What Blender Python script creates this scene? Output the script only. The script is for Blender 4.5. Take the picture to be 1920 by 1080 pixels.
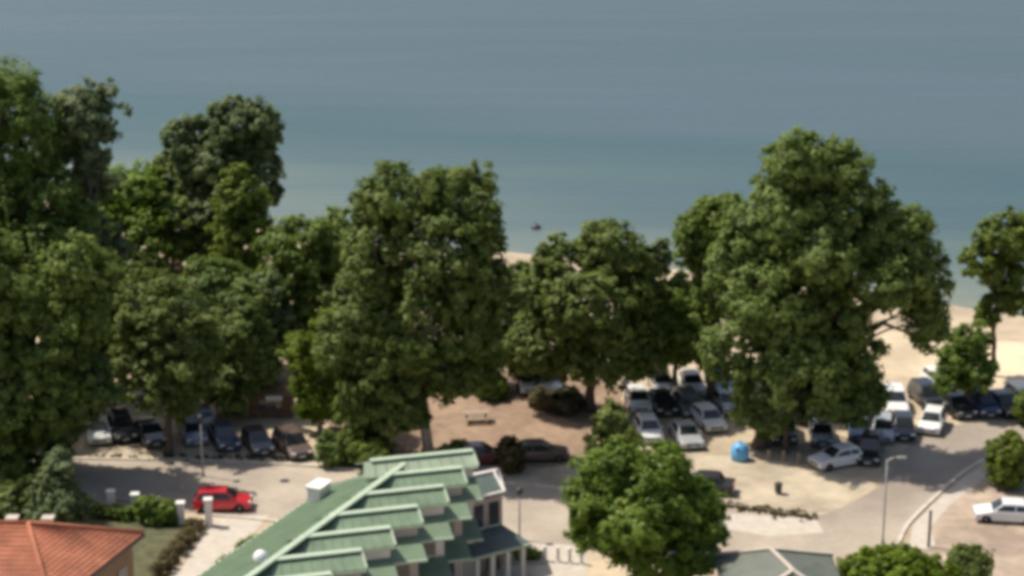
import bpy, math, random
import numpy as np
from mathutils import Vector, Matrix

S = bpy.context.scene
for o in list(bpy.data.objects): bpy.data.objects.remove(o)
COL = S.collection
R = math.radians

# ------------------------------------------------------------------ camera
CAM_H, F_PX, PITCH = 52.0, 3700.0, R(15.7)
cam_d = bpy.data.cameras.new('camera'); cam = bpy.data.objects.new('camera', cam_d); COL.objects.link(cam)
cam.location = (0, 0, CAM_H); cam.rotation_euler = (math.pi/2 - PITCH, 0, 0)
cam_d.sensor_width = 36; cam_d.lens = 36*F_PX/1920
cam_d.clip_start = 1; cam_d.clip_end = 20000
S.camera = cam

# ------------------------------------------------------------------ sky, sun, exposure
SUN = Vector((-0.68, 0.27, 1.18)).normalized()
w = bpy.data.worlds.new('World'); S.world = w; w.use_nodes = True
nt = w.node_tree; nt.nodes.clear()
sky = nt.nodes.new('ShaderNodeTexSky'); sky.sky_type = 'NISHITA'; sky.sun_disc = False
sky.sun_elevation = math.asin(SUN.z); sky.sun_rotation = math.atan2(SUN.x, SUN.y)
sky.dust_density = 3.0
bg = nt.nodes.new('ShaderNodeBackground'); bg.inputs[1].default_value = 0.098
wo = nt.nodes.new('ShaderNodeOutputWorld')
nt.links.new(sky.outputs[0], bg.inputs[0]); nt.links.new(bg.outputs[0], wo.inputs[0])
sun_d = bpy.data.lights.new('sun', 'SUN'); sun_d.energy = 4.3; sun_d.angle = R(0.5); sun_d.color = (1, .93, .82)
sun = bpy.data.objects.new('sun', sun_d); COL.objects.link(sun)
sun.rotation_euler = (-SUN).to_track_quat('-Z', 'Y').to_euler(); sun.location = (-100, 150, 150)
S.view_settings.view_transform = 'Standard'; S.view_settings.look = 'None'
S.view_settings.gamma = 1; S.view_settings.exposure = 0.27
S.cycles.max_bounces = 6; S.cycles.transparent_max_bounces = 8
S.cycles.pixel_filter_type = 'BLACKMAN_HARRIS'; S.cycles.filter_width = 4.6

# ------------------------------------------------------------------ pixel -> place
CP, SP = math.cos(PITCH), math.sin(PITCH)
def ray(px, py):
    dx, dy = (px-960)/F_PX, (540-py)/F_PX
    return Vector((dx, CP + dy*SP, -SP + dy*CP))
def G(px, py, z=0.0):                       # point at height z seen at a photo pixel
    d = ray(px, py); t = (z-CAM_H)/d.z
    return Vector((0, 0, CAM_H)) + d*t
def P(px, py, Y):                           # point at depth Y
    d = ray(px, py); return Vector((0, 0, CAM_H)) + d*(Y/d.y)
def pxm(p):                                 # photo pixels per metre at a point
    d = p - Vector((0, 0, CAM_H)); return F_PX/(d.y*CP - d.z*SP)

# ------------------------------------------------------------------ materials
MATS = {}
def ramp(nt, fac, stops):
    r = nt.nodes.new('ShaderNodeValToRGB'); e = r.color_ramp.elements
    while len(e) < len(stops): e.new(0.5)
    for k, (p, c) in enumerate(stops): e[k].position = p; e[k].color = (*c, 1)
    nt.links.new(fac, r.inputs[0]); return r.outputs[0]
def noise(nt, vec, scale, detail=4, rough=.6):
    n = nt.nodes.new('ShaderNodeTexNoise'); n.inputs['Scale'].default_value = scale
    n.inputs['Detail'].default_value = detail; n.inputs['Roughness'].default_value = rough
    nt.links.new(vec, n.inputs['Vector']); return n.outputs[0]
def new_mat(name):
    m = bpy.data.materials.new(name); m.use_nodes = True; nt = m.node_tree
    b = nt.nodes['Principled BSDF']; MATS[name] = m
    return m, nt, b
def mat(name, c, rough=.7, var=.25, scale=1.0, bump=0.0, bscale=8.0, metal=0.0, spec=.4, coat=0.0, world=False, big=0.0):
    m, nt, b = new_mat(name)
    if world:
        g = nt.nodes.new('ShaderNodeNewGeometry').outputs['Position']
    else:
        g = nt.nodes.new('ShaderNodeTexCoord').outputs['Object']
    n = noise(nt, g, scale)
    lo = tuple(max(0, x*(1-var)) for x in c); hi = tuple(min(1, x*(1+var)) for x in c)
    col = ramp(nt, n, [(.3, lo), (.7, hi)])
    if big:
        n2 = noise(nt, g, big, 3)
        c2 = ramp(nt, n2, [(.35, (.72, .70, .68)), (.65, (1.12, 1.1, 1.05))])
        mx = nt.nodes.new('ShaderNodeMixRGB'); mx.blend_type = 'MULTIPLY'; mx.inputs[0].default_value = 1
        nt.links.new(col, mx.inputs[1]); nt.links.new(c2, mx.inputs[2]); col = mx.outputs[0]
    nt.links.new(col, b.inputs['Base Color'])
    b.inputs['Roughness'].default_value = rough; b.inputs['Metallic'].default_value = metal
    b.inputs['Specular IOR Level'].default_value = spec; b.inputs['Coat Weight'].default_value = coat
    b.inputs['Coat Roughness'].default_value = .06
    if bump:
        bp = nt.nodes.new('ShaderNodeBump'); bp.inputs['Strength'].default_value = bump; bp.inputs['Distance'].default_value = .05
        nt.links.new(noise(nt, g, bscale, 5), bp.inputs['Height']); nt.links.new(bp.outputs[0], b.inputs['Normal'])
    return m
def leaf_mat(name, dark, light, tip):
    m, nt, b = new_mat(name)
    at = nt.nodes.new('ShaderNodeAttribute'); at.attribute_name = 'tint'
    col = ramp(nt, at.outputs['Fac'], [(0, dark), (.6, light), (1, tip)])
    oi = nt.nodes.new('ShaderNodeObjectInfo'); hs = nt.nodes.new('ShaderNodeHueSaturation')
    for k, lo, hi in (('Hue', .493, .512), ('Value', .94, 1.16), ('Saturation', .98, 1.15)):
        mr = nt.nodes.new('ShaderNodeMapRange'); mr.inputs[3].default_value = lo; mr.inputs[4].default_value = hi
        if k == 'Hue': nt.links.new(oi.outputs['Random'], mr.inputs[0])
        else:
            wn = nt.nodes.new('ShaderNodeTexWhiteNoise'); wn.noise_dimensions = '1D'
            ml = nt.nodes.new('ShaderNodeMath'); ml.operation = 'MULTIPLY'; ml.inputs[1].default_value = 7.3 if k == 'Value' else 13.7
            nt.links.new(oi.outputs['Random'], ml.inputs[0]); nt.links.new(ml.outputs[0], wn.inputs['W']); nt.links.new(wn.outputs['Value'], mr.inputs[0])
        nt.links.new(mr.outputs[0], hs.inputs[k])
    nt.links.new(col, hs.inputs['Color']); col = hs.outputs[0]
    nt.links.new(col, b.inputs['Base Color']); b.inputs['Roughness'].default_value = .55
    b.inputs['Specular IOR Level'].default_value = .3
    tr = nt.nodes.new('ShaderNodeBsdfTranslucent'); nt.links.new(col, tr.inputs[0])
    mx = nt.nodes.new('ShaderNodeMixShader'); mx.inputs[0].default_value = .5
    nt.links.new(b.outputs[0], mx.inputs[1]); nt.links.new(tr.outputs[0], mx.inputs[2])
    nt.links.new(mx.outputs[0], nt.nodes['Material Output'].inputs[0])
    return m
leaf_mat('leaf_green', (.08, .124, .028), (.185, .25, .058), (.28, .335, .095))
leaf_mat('leaf_olive', (.09, .128, .030), (.198, .256, .060), (.30, .345, .10))
leaf_mat('leaf_grey', (.09, .124, .055), (.190, .242, .105), (.29, .335, .18))
leaf_mat('leaf_bright', (.10, .15, .028), (.20, .27, .05), (.28, .34, .08))
leaf_mat('leaf_dry', (.07, .055, .03), (.15, .125, .06), (.22, .18, .10))
mat('bark', (.12, .09, .065), .9, .4, 3, .6, 10)
mat('bark_pale', (.38, .33, .27), .85, .45, 2.5, .5, 8)
mat('sand', (.49, .405, .295), .95, .10, 1.3, .4, 6, world=True, big=.12)
mat('beach_sand', (.62, .52, .37), .95, .08, 1.0, .4, 5, world=True, big=.08)
mat('earth', (.29, .205, .145), .95, .16, 1.2, .5, 5, world=True, big=.15)
mat('asphalt', (.40, .345, .285), .9, .08, 2.0, .3, 30, world=True, big=.10)
mat('verge', (.46, .395, .30), .95, .12, .9, .4, 6, world=True, big=.2)
mat('paving', (.41, .325, .255), .9, .12, .8, .3, 8, world=True, big=.2)
mat('concrete', (.50, .445, .37), .9, .12, 1.5, .2, 10, world=True)
mat('lawn', (.10, .10, .05), .95, .4, 1.5, .5, 10, world=True)
mat('kerbstone', (.55, .49, .41), .9, .15, 1.2, .2, 10, world=True)
mat('white_wall', (.74, .70, .66), .85, .06, .6, .1, 12)
mat('brown_plaster', (.22, .15, .10), .9, .15, 1)
mat('pink_wall', (.46, .395, .37), .85, .08, .6, .1, 12)
mat('cream_cloth', (.72, .66, .54), .9, .08, 1)
mat('roof_green', (.168, .235, .150), .45, .16, .9, .15, 3, metal=0.0)
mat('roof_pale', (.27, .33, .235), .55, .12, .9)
mat('roof_cap', (.42, .50, .37), .5, .10, 1.2)
mat('roof_teal', (.10, .13, .115), .5, .15, 1.0)
mat('roof_grey', (.13, .145, .12), .7, .15, 1.0)
mat('terracotta', (.44, .165, .095), .85, .2, 1.3, .3, 6, big=.35)
mat('terracotta_dark', (.40, .155, .092), .85, .2, 2)
mat('wood', (.20, .115, .07), .8, .3, 3)
mat('wood_pale', (.36, .29, .21), .85, .2, 3)
mat('dark_metal', (.07, .07, .07), .5, .2, 3, metal=.3)
mat('grey_metal', (.33, .32, .30), .5, .15, 3, metal=.4)
mat('white_metal', (.75, .75, .73), .4, .05, 3)
mat('rubber', (.02, .02, .02), .85, .2, 5)
mat('rim', (.45, .45, .46), .35, .1, 5, metal=.8)
mat('lamp_clear', (.70, .70, .68), .15, .05, 5, spec=.6)
mat('lamp_red', (.35, .02, .02), .2, .1, 5)
mat('plate', (.7, .7, .66), .5, .05, 5)
mat('blue_plastic', (.12, .38, .66), .4, .15, 2)
mat('glass_dark', (.025, .03, .035), .06, .1, 2, spec=.8)
mat('window_glass', (.05, .055, .07), .08, .2, .8, spec=.8)
for n, c in dict(white=(.78, .77, .74), silver=(.45, .46, .47), grey=(.16, .165, .17), black=(.018, .018, .02),
                 charcoal=(.05, .05, .055), navy=(.03, .05, .11), red=(.55, .015, .03), bluegrey=(.22, .27, .34),
                 brown=(.12, .085, .07), maroon=(.14, .025, .03)).items():
    mat('paint_'+n, c, .35, .04, 1, coat=.8, metal=.25 if n in ('silver', 'grey', 'bluegrey', 'charcoal') else 0)

def water_mat():
    m, nt, b = new_mat('water')
    pos = nt.nodes.new('ShaderNodeNewGeometry').outputs['Position']
    dt = nt.nodes.new('ShaderNodeVectorMath'); dt.operation = 'DOT_PRODUCT'; dt.inputs[1].default_value = (.45, 1, 0)
    nt.links.new(pos, dt.inputs[0])
    mr = nt.nodes.new('ShaderNodeMapRange'); mr.inputs[1].default_value = 200.5; mr.inputs[2].default_value = 290
    nt.links.new(dt.outputs['Value'], mr.inputs[0])
    mp = nt.nodes.new('ShaderNodeMapping'); mp.inputs['Scale'].default_value = (.004, .035, 1); nt.links.new(pos, mp.inputs[0])
    nz = noise(nt, mp.outputs[0], 1.0, 3, .5)
    ad = nt.nodes.new('ShaderNodeMath'); ad.operation = 'MULTIPLY_ADD'; ad.inputs[1].default_value = .6; nt.links.new(nz, ad.inputs[0])
    sb = nt.nodes.new('ShaderNodeMath'); sb.operation = 'SUBTRACT'; sb.inputs[1].default_value = .30
    nt.links.new(mr.outputs[0], sb.inputs[0]); nt.links.new(sb.outputs[0], ad.inputs[2])
    # lake bed seen through the shallows near the beach, deep water further out
    col = ramp(nt, ad.outputs[0], [(0, (.21, .23, .18)), (.10, (.135, .172, .155)), (.34, (.076, .120, .125)), (.7, (.055, .100, .110)), (1, (.075, .112, .130))])
    nt.links.new(col, b.inputs['Base Color'])
    mp3 = nt.nodes.new('ShaderNodeMapping'); mp3.inputs['Scale'].default_value = (.012, .11, 1); mp3.inputs['Rotation'].default_value = (0, 0, .06); nt.links.new(pos, mp3.inputs[0])
    st = noise(nt, mp3.outputs[0], 1.0, 5, .62)
    rr = nt.nodes.new('ShaderNodeMapRange'); rr.inputs[1].default_value = .35; rr.inputs[2].default_value = .65; rr.inputs[3].default_value = .18; rr.inputs[4].default_value = .5
    nt.links.new(st, rr.inputs[0]); nt.links.new(rr.outputs[0], b.inputs['Roughness'])
    sc = ramp(nt, st, [(.32, (.84, .87, .89)), (.68, (1.20, 1.17, 1.15))])  # wind streaks: uneven sky reflection painted into the water colour
    mu = nt.nodes.new('ShaderNodeMixRGB'); mu.blend_type = 'MULTIPLY'; mu.inputs[0].default_value = 1
    nt.links.new(col, mu.inputs[1]); nt.links.new(sc, mu.inputs[2]); nt.links.new(mu.outputs[0], b.inputs['Base Color'])
    b.inputs['IOR'].default_value = 1.33
    b.inputs['Specular IOR Level'].default_value = .30
    mp2 = nt.nodes.new('ShaderNodeMapping'); mp2.inputs['Scale'].default_value = (.5, 1.4, 1); nt.links.new(pos, mp2.inputs[0])
    bp = nt.nodes.new('ShaderNodeBump'); bp.inputs['Strength'].default_value = .35; bp.inputs['Distance'].default_value = .12
    nt.links.new(noise(nt, mp2.outputs[0], 1.0, 4, .6), bp.inputs['Height']); nt.links.new(bp.outputs[0], b.inputs['Normal'])
water_mat()

# ------------------------------------------------------------------ mesh helpers
class MB:
    def __init__(s): s.v = []; s.f = []
    def add(s, vs, fs):
        k = len(s.v); s.v += [tuple(v) for v in vs]; s.f += [tuple(i+k for i in f) for f in fs]; return s
    def box(s, c, d, rz=0.0, M=None):
        cx, cy, cz = c; a, b, h = d[0]/2, d[1]/2, d[2]/2
        vs = [Vector((x*a, y*b, z*h)) for x in (-1, 1) for y in (-1, 1) for z in (-1, 1)]
        m = Matrix.Rotation(rz, 3, 'Z') if M is None else M
        vs = [m @ v + Vector(c) for v in vs]
        return s.add(vs, [(0,1,3,2), (4,6,7,5), (0,4,5,1), (2,3,7,6), (0,2,6,4), (1,5,7,3)])
    def beam(s, p, q, wd, hg):
        p, q = Vector(p), Vector(q); d = (q-p).normalized()
        side = d.cross(Vector((0, 0, 1)))
        side = Vector((1, 0, 0)) if side.length < 1e-4 else side.normalized()
        up = side.cross(d)
        vs = [e + side*sx*wd/2 + up*sz*hg/2 for e in (p, q) for sx in (-1, 1) for sz in (-1, 1)]
        return s.add(vs, [(0,1,3,2), (4,6,7,5), (0,4,5,1), (2,3,7,6), (0,2,6,4), (1,5,7,3)])
    def tube(s, pts, rad, n=8, cap=True):
        pts = [Vector(p) for p in pts]; k = len(s.v); m = len(pts)
        for i, p in enumerate(pts):
            d = (pts[min(i+1, m-1)] - pts[max(i-1, 0)]).normalized()
            a = d.cross(Vector((0, 1, .01)) if abs(d.y) < .9 else Vector((1, 0, 0))).normalized(); b = d.cross(a)
            r = rad[i] if hasattr(rad, '__len__') else rad
            for j in range(n):
                t = 2*math.pi*j/n; s.v.append(tuple(p + (a*math.cos(t) + b*math.sin(t))*r))
        for i in range(m-1):
            for j in range(n):
                s.f.append((k+i*n+j, k+i*n+(j+1)%n, k+(i+1)*n+(j+1)%n, k+(i+1)*n+j))
        if cap:
            s.f.append(tuple(k+j for j in range(n))[::-1]); s.f.append(tuple(k+(m-1)*n+j for j in range(n)))
        return s
    def lathe(s, prof, n=16, c=(0, 0, 0)):
        k = len(s.v)
        for r, z in prof:
            for j in range(n):
                t = 2*math.pi*j/n; s.v.append((c[0]+r*math.cos(t), c[1]+r*math.sin(t), c[2]+z))
        for i in range(len(prof)-1):
            for j in range(n):
                s.f.append((k+i*n+j, k+i*n+(j+1)%n, k+(i+1)*n+(j+1)%n, k+(i+1)*n+j))
        s.f.append(tuple(k+j for j in range(n))[::-1]); s.f.append(tuple(k+(len(prof)-1)*n+j for j in range(n)))
        return s
    def slab(s, pts, th):                     # planar polygon thickened downward along its normal
        pts = [Vector(p) for p in pts]; nrm = (pts[1]-pts[0]).cross(pts[2]-pts[0]).normalized()
        if nrm.z < 0 or (abs(nrm.z) < 1e-6 and th < 0): nrm = -nrm; pts = pts[::-1]
        n = len(pts); lo = [p - nrm*abs(th) for p in pts]
        fs = [tuple(range(n)), tuple(range(2*n-1, n-1, -1))]
        fs += [(i, i+n, (i+1) % n + n, (i+1) % n) for i in range(n)]
        return s.add(pts+lo, fs)
    def mesh(s, name, m):
        me = bpy.data.meshes.new(name); me.from_pydata(s.v, [], s.f); me.update()
        me.materials.append(MATS[m]); return me
    def build(s, name, m, parent=None, smooth=False, bevel=0.0):
        me = s.mesh(name, m)
        if smooth: me.shade_smooth()
        o = bpy.data.objects.new(name, me); COL.objects.link(o)
        if parent is not None: o.parent = parent
        if bevel:
            b = o.modifiers.new('bevel', 'BEVEL'); b.width = bevel; b.segments = 2; b.limit_method = 'ANGLE'; b.angle_limit = R(30)
        return o
def tag(o, label=None, cat=None, group=None, kind=None):
    if label: o['label'] = label
    if cat: o['category'] = cat
    if group: o['group'] = group
    if kind: o['kind'] = kind
    return o
def empty(name, loc, rz=0, **k):
    o = bpy.data.objects.new(name, None); COL.objects.link(o); o.location = loc; o.rotation_euler = (0, 0, rz)
    return tag(o, **k)
def copy_tree(o, parent=None):
    c = o.copy(); COL.objects.link(c); c.parent = parent
    for ch in list(o.children): copy_tree(ch, c)
    return c

# ------------------------------------------------------------------ ground, lake, roads
def shore(x): return 200.5 - .45*x
def terrain():
    rnd = random.Random(2)
    xs = [-2500, -900, -400] + list(range(-200, 201, 8)) + [400, 900, 2500]
    rows = [-60, 40, 80, 120, 150, -1]
    m = MB(); k = []
    offs = [-40, -14, -7, -2, 0, 4, 30, 200]
    for x in xs:
        y0 = shore(max(-260, min(200, x))) + 1.6*math.sin(x*.09) + .8*math.sin(x*.31+1)
        col = [(x, yy, 0) for yy in (-400, 40)]
        zz = [0, 0, -.08, -.26, -.38, -.6, -2.5, -6]
        for of, z in zip(offs, zz): col.append((x, y0+of, z))
        k.append(col)
    n = len(k[0])
    vs = [v for c in k for v in c]
    fs = [(i*n+j, (i+1)*n+j, (i+1)*n+j+1, i*n+j+1) for i in range(len(k)-1) for j in range(n-1)]
    m.add(vs, fs); return tag(m.build('ground', 'sand'), kind='structure')
terrain()
wm = MB(); wm.add([(-9000, 90, -.3), (9000, 90, -.3), (9000, 15000, -.3), (-9000, 15000, -.3)], [(0, 1, 2, 3)])
tag(wm.build('lake_water', 'water'), kind='structure')

def jag(pts, amp, step, seed):                # densify an outline and roughen it
    rnd = random.Random(seed); out = []; n = len(pts)
    for i in range(n):
        a, b = pts[i], pts[(i+1) % n]; L = (b-a).length; m = max(1, int(L/step))
        nrm = Vector((-(b-a).y, (b-a).x, 0)).normalized()
        for j in range(m):
            p = a.lerp(b, j/m)
            out.append(p + nrm*(rnd.uniform(-amp, amp) if amp else 0))
    return out
def sheet(name, m, pix, z, amp=.25, step=1.2, seed=1):
    pts = [Vector((p.x, p.y, z)) for p in (G(*q) for q in pix)]
    pts = jag(pts, amp, step, seed)
    mb = MB(); mb.add(pts, [tuple(range(len(pts)))])
    return tag(mb.build(name, m), kind='structure')
sheet('beach', 'beach_sand', [(980, 560), (1300, 585), (1500, 600), (1700, 625), (1990, 650), (2300, 720), (1990, 745), (1700, 700), (1500, 680), (1200, 650), (980, 620)], .004, .8, 3, 3)
sheet('park_earth', 'earth', [(640, 700), (1130, 690), (1180, 760), (1140, 830), (1060, 885), (900, 880), (760, 868), (620, 850), (600, 760)], .006, .5, 1.5, 4)
sheet('verge', 'verge', [(160, 838), (600, 852), (1000, 880), (1200, 850), (1420, 858), (1580, 885), (1640, 905), (1570, 960), (1440, 965), (1250, 930), (1060, 912), (940, 910), (600, 876), (160, 866)], .008, .25, 1.2, 5)

def smooth_line(pix, n=10, z=0):
    p = [G(*q) for q in pix]; p = [p[0]*2-p[1]] + p + [p[-1]*2-p[-2]]; out = []
    for i in range(1, len(p)-2):
        for j in range(n):
            t = j/n; a, b, c, d = p[i-1:i+3]
            out.append(.5*((2*b) + (c-a)*t + (2*a-5*b+4*c-d)*t*t + (3*b-a-3*c+d)*t**3))
    out.append(p[-2]); return [Vector((q.x, q.y, z)) for q in out]
RU = smooth_line([(-300, 855), (0, 858), (170, 863), (400, 867), (600, 878), (800, 896), (1000, 914), (1200, 934), (1380, 952), (1520, 968), (1600, 940), (1660, 900), (1700, 840), (1760, 806), (1850, 790), (2050, 778), (2300, 770)])
RL = smooth_line([(-300, 945), (0, 950), (170, 955), (400, 965), (600, 985), (800, 1004), (1000, 1020), (1200, 1032), (1380, 1040), (1560, 1046), (1665, 1030), (1695, 985), (1745, 935), (1810, 880), (1890, 845), (2050, 822), (2300, 810)])
def road():
    m = MB(); n = len(RU); vs = []
    for a, b in zip(RU, RL): vs += [(a.x, a.y, .012), (b.x, b.y, .012)]
    m.add(vs, [(2*i, 2*i+1, 2*i+3, 2*i+2) for i in range(n-1)])
    return tag(m.build('road', 'asphalt'), kind='structure')
ROAD = road()
def kerb(line, i0, i1, off, wd=.28, hg=.12):
    # single kerbstones about 1.5 m long with open joints
    pts = line[i0:i1]; acc = [0]
    for a, b in zip(pts, pts[1:]): acc.append(acc[-1] + (b-a).length)
    def at(s):
        for i in range(len(pts)-1):
            if acc[i+1] >= s: return pts[i].lerp(pts[i+1], (s-acc[i])/max(1e-6, acc[i+1]-acc[i]))
        return pts[-1]
    s = 0; rnd = random.Random(i0)
    while s < acc[-1]-1.5:
        a, b = at(s+.02), at(s+1.48); d = (b-a).normalized(); nrm = Vector((-d.y, d.x, 0))*off
        mb = MB(); mb.beam(a + nrm + Vector((0, 0, hg/2)), b + nrm + Vector((0, 0, hg/2 + rnd.uniform(-.008, .008))), wd, hg)
        o = mb.build('kerbstone', 'kerbstone', ROAD); s += 1.5
kerb(RU, 10, 60, .2); kerb(RU, 60, 92, .2); kerb(RL, 30, 52, -.2); kerb(RL, 96, 150, -.2)

sheet('concrete_driveway', 'concrete', [(405, 972), (505, 966), (470, 1010), (425, 1080), (400, 1110), (310, 1110), (335, 1075)], .018, .1, 1.5, 6)
sheet('front_garden', 'lawn', [(-80, 958), (170, 962), (385, 975), (330, 1050), (300, 1110), (-80, 1110)], .016, .2, 1.2, 7)
sheet('paved_terrace', 'paving', [(1775, 925), (1850, 890), (1990, 870), (2300, 850), (2300, 1110), (1700, 1110), (1690, 1060), (1725, 1000)], .02, .08, 1.5, 8)
sheet('pale_footpath', 'concrete', [(1712, 985), (1755, 940), (1815, 890), (1890, 855), (2000, 838), (2000, 850), (1900, 872), (1840, 902), (1780, 950), (1745, 990), (1755, 1025), (1700, 1040)], .026, .06, 1.2, 9)
sheet('forecourt', 'concrete', [(950, 1016), (1100, 1024), (1100, 1080), (1090, 1110), (930, 1110), (930, 1020)], .022, .05, 1.5, 10)
sheet('pale_lay_by', 'concrete', [(1330, 962), (1440, 968), (1530, 975), (1545, 1000), (1440, 1005), (1330, 990)], .0165, .15, 1.2, 11)

# ------------------------------------------------------------------ foliage
def leaf_mesh(name, clumps, per, size, m, rng, up=.45):
    """clumps: (n,7) centre, radius, outward direction; each gets `per` small pointed leaves."""
    n = len(clumps); N = n*per
    c = np.repeat(clumps[:, :3], per, 0); r = np.repeat(clumps[:, 3], per)
    d = rng.normal(size=(N, 3)); d /= np.linalg.norm(d, axis=1)[:, None]
    rad = r*1.1*rng.random(N)**.55
    p = c + d*rad[:, None]*np.array([1, 1, .8])
    out = np.repeat(clumps[:, 4:7], per, 0) if clumps.shape[1] > 4 else d*.6
    nrm = out*.75 + d*.35 + rng.normal(size=(N, 3))*.33 + np.array([0, 0, up]); nrm /= np.linalg.norm(nrm, axis=1)[:, None]
    a = np.cross(nrm, rng.normal(size=(N, 3))); a /= np.linalg.norm(a, axis=1)[:, None]
    b = np.cross(nrm, a); s = size*(.55 + .9*rng.random(N))[:, None]
    v = np.empty((N, 4, 3)); v[:, 0] = p - a*s; v[:, 1] = p + b*s*.5 + nrm*s*.12; v[:, 2] = p + a*s; v[:, 3] = p - b*s*.5 + nrm*s*.12
    me = bpy.data.meshes.new(name); me.vertices.add(N*4); me.loops.add(N*4); me.polygons.add(N)
    me.vertices.foreach_set('co', v.astype(np.float32).ravel())
    me.loops.foreach_set('vertex_index', np.arange(N*4, dtype=np.int32))
    me.polygons.foreach_set('loop_start', np.arange(0, N*4, 4, dtype=np.int32))
    tint = np.clip(np.repeat(rng.normal(.5, .2, n), per) + rng.normal(0, .12, N), 0, 1)
    at = me.attributes.new('tint', 'FLOAT', 'POINT'); at.data.foreach_set('value', np.repeat(tint, 4).astype(np.float32))
    me.update(calc_edges=True); me.materials.append(MATS[m]); return me
def lobe_clumps(lobes, dens, cr, rng, keep_low=.6):
    """each lobe breaks into boughs of foliage about 1 to 2 m across with dark hollows between them"""
    out = []; L = np.array(lobes)
    for k, (cx, cy, cz, rx, ry, rz) in enumerate(L):
        R3 = np.array([rx, ry, rz]); mean = R3.mean()
        br = float(np.clip(mean*.44, .45, 1.5)); nb = int(max(7, 2.7*(mean/br)**2))
        i = np.arange(nb)+.5; ph = np.arccos(1-2*i/nb); th = np.pi*(1+5**.5)*i + rng.random()*6.28   # even spread over the lobe
        d = np.c_[np.sin(ph)*np.cos(th), np.sin(ph)*np.sin(th), np.cos(ph)] + rng.normal(0, .26, (nb, 3)); d /= np.linalg.norm(d, axis=1)[:, None]
        ctr = np.array([cx, cy, cz]) + d*(R3-br*.55)*(.70 + .44*rng.random((nb, 1)))
        for q, dd in zip(ctr, d):
            if any((((q-o[:3])/o[3:])**2).sum() < .30 for j, o in enumerate(L) if j != k): continue
            if dd[2] < -.5 and rng.random() > keep_low: continue
            b = br*(.5 + .8*rng.random()); sq = .55 + .95*rng.random(3); n = max(6, int(4*math.pi*b*b*dens/(cr*cr)*1.95))
            e = rng.normal(size=(n, 3)) + dd*.55 + [0, 0, .25]; e /= np.linalg.norm(e, axis=1)[:, None]
            p = q + e*b*(.35 + .75*rng.random((n, 1))**.8)*sq
            out.append(np.c_[p, cr*.5*(.7 + .6*rng.random(n)), e])
        # loose sprays between the boughs and past their outline
        area = 4*math.pi*(rx*ry+rx*rz+ry*rz)/3; n = int(area*dens/(cr*cr)*1.7)
        e = rng.normal(size=(n, 3)); e /= np.linalg.norm(e, axis=1)[:, None]
        p = np.array([cx, cy, cz]) + e*R3*(.5 + .6*rng.random((n, 1))**.7)
        keep = (e[:, 2] > -.5) | (rng.random(n) < keep_low)
        for j, o in enumerate(L):
            if j != k: keep &= (((p-o[:3])/o[3:])**2).sum(1) > .45
        out.append(np.c_[p, cr*(.35 + .5*rng.random(n)), e][keep])
    return np.concatenate(out)

def bend(p, q, rng, n=5, amp=.08):
    p, q = Vector(p), Vector(q); L = (q-p).length; o = [p]
    for i in range(1, n):
        j = rng.normal(0, amp*L*.5, 3); o.append(p.lerp(q, i/n) + Vector((j[0], j[1], j[2]*.4)))
    return o + [q]
TREE_N = [0]
def tree(label, base, lobes, leaf='leaf_green', trunk_r=.35, bark='bark', dens=.36, cr=.85, per=29, leaf_s=.21,
         name='broadleaf_tree', fork=.4, lean=0, cat='tree', group=None, low=.6):
    """lobes: (px, py, rx_px, ry_px, depth offset m) of the crown's rounded masses"""
    TREE_N[0] += 1; rng = np.random.default_rng(100+TREE_N[0])
    b = G(*base); root = empty(name, b, label=label, cat=cat, group=group)
    W = []
    for px, py, rx, ry, dy in lobes:
        c = P(px, py, b.y+dy); k = pxm(c); a = rx/k; h = ry/k/math.cos(R(16)); W.append((c.x-b.x, c.y-b.y, max(c.z, h*.6), a, (a*.75+h*.25), h))
    cl = lobe_clumps(W, dens, cr, rng, low)
    cl = cl[cl[:, 2] > cl[:, 3]*.5]
    cm = leaf_mesh('crown', cl, per, leaf_s, leaf, rng)
    o = bpy.data.objects.new('crown', cm); COL.objects.link(o); o.parent = root
    top = max(x[2] for x in W); lowz = min(x[2]-x[5]*.5 for x in W)
    cx = sum(x[0] for x in W)/len(W); cy = sum(x[1] for x in W)/len(W)
    fz = max(1.2, lowz*.55 + top*.12) if fork is None else max(1.0, top*fork)
    fp = Vector((cx*.45+lean, cy*.45, fz)); tr = bend((0, 0, -.15), fp, rng, 6, .05)
    rr = [trunk_r*(1.35 if i == 0 else 1.08 - .33*i/6) for i in range(7)]
    MB().tube(tr, rr, 10).build('trunk', bark, root, True)
    for x in W:
        q = Vector(x[:3]) + Vector((0, 0, x[5]*.35))
        pts = bend(fp - Vector((0, 0, .2)), q, rng, 6, .10)
        m = MB().tube(pts, [trunk_r*(.62-.5*i/6) for i in range(7)], 7)
        for _ in range(4):
            i = rng.integers(2, 6); d = rng.normal(size=3); d /= np.linalg.norm(d)
            e = Vector(x[:3]) + Vector((d[0]*x[3], d[1]*x[4], abs(d[2])*x[5]))*.85
            m.tube(bend(pts[i], e, rng, 4, .1), [trunk_r*(.22-.17*j/4) for j in range(5)], 5)
        m.build('limb', bark, root, True)
    return root
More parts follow.
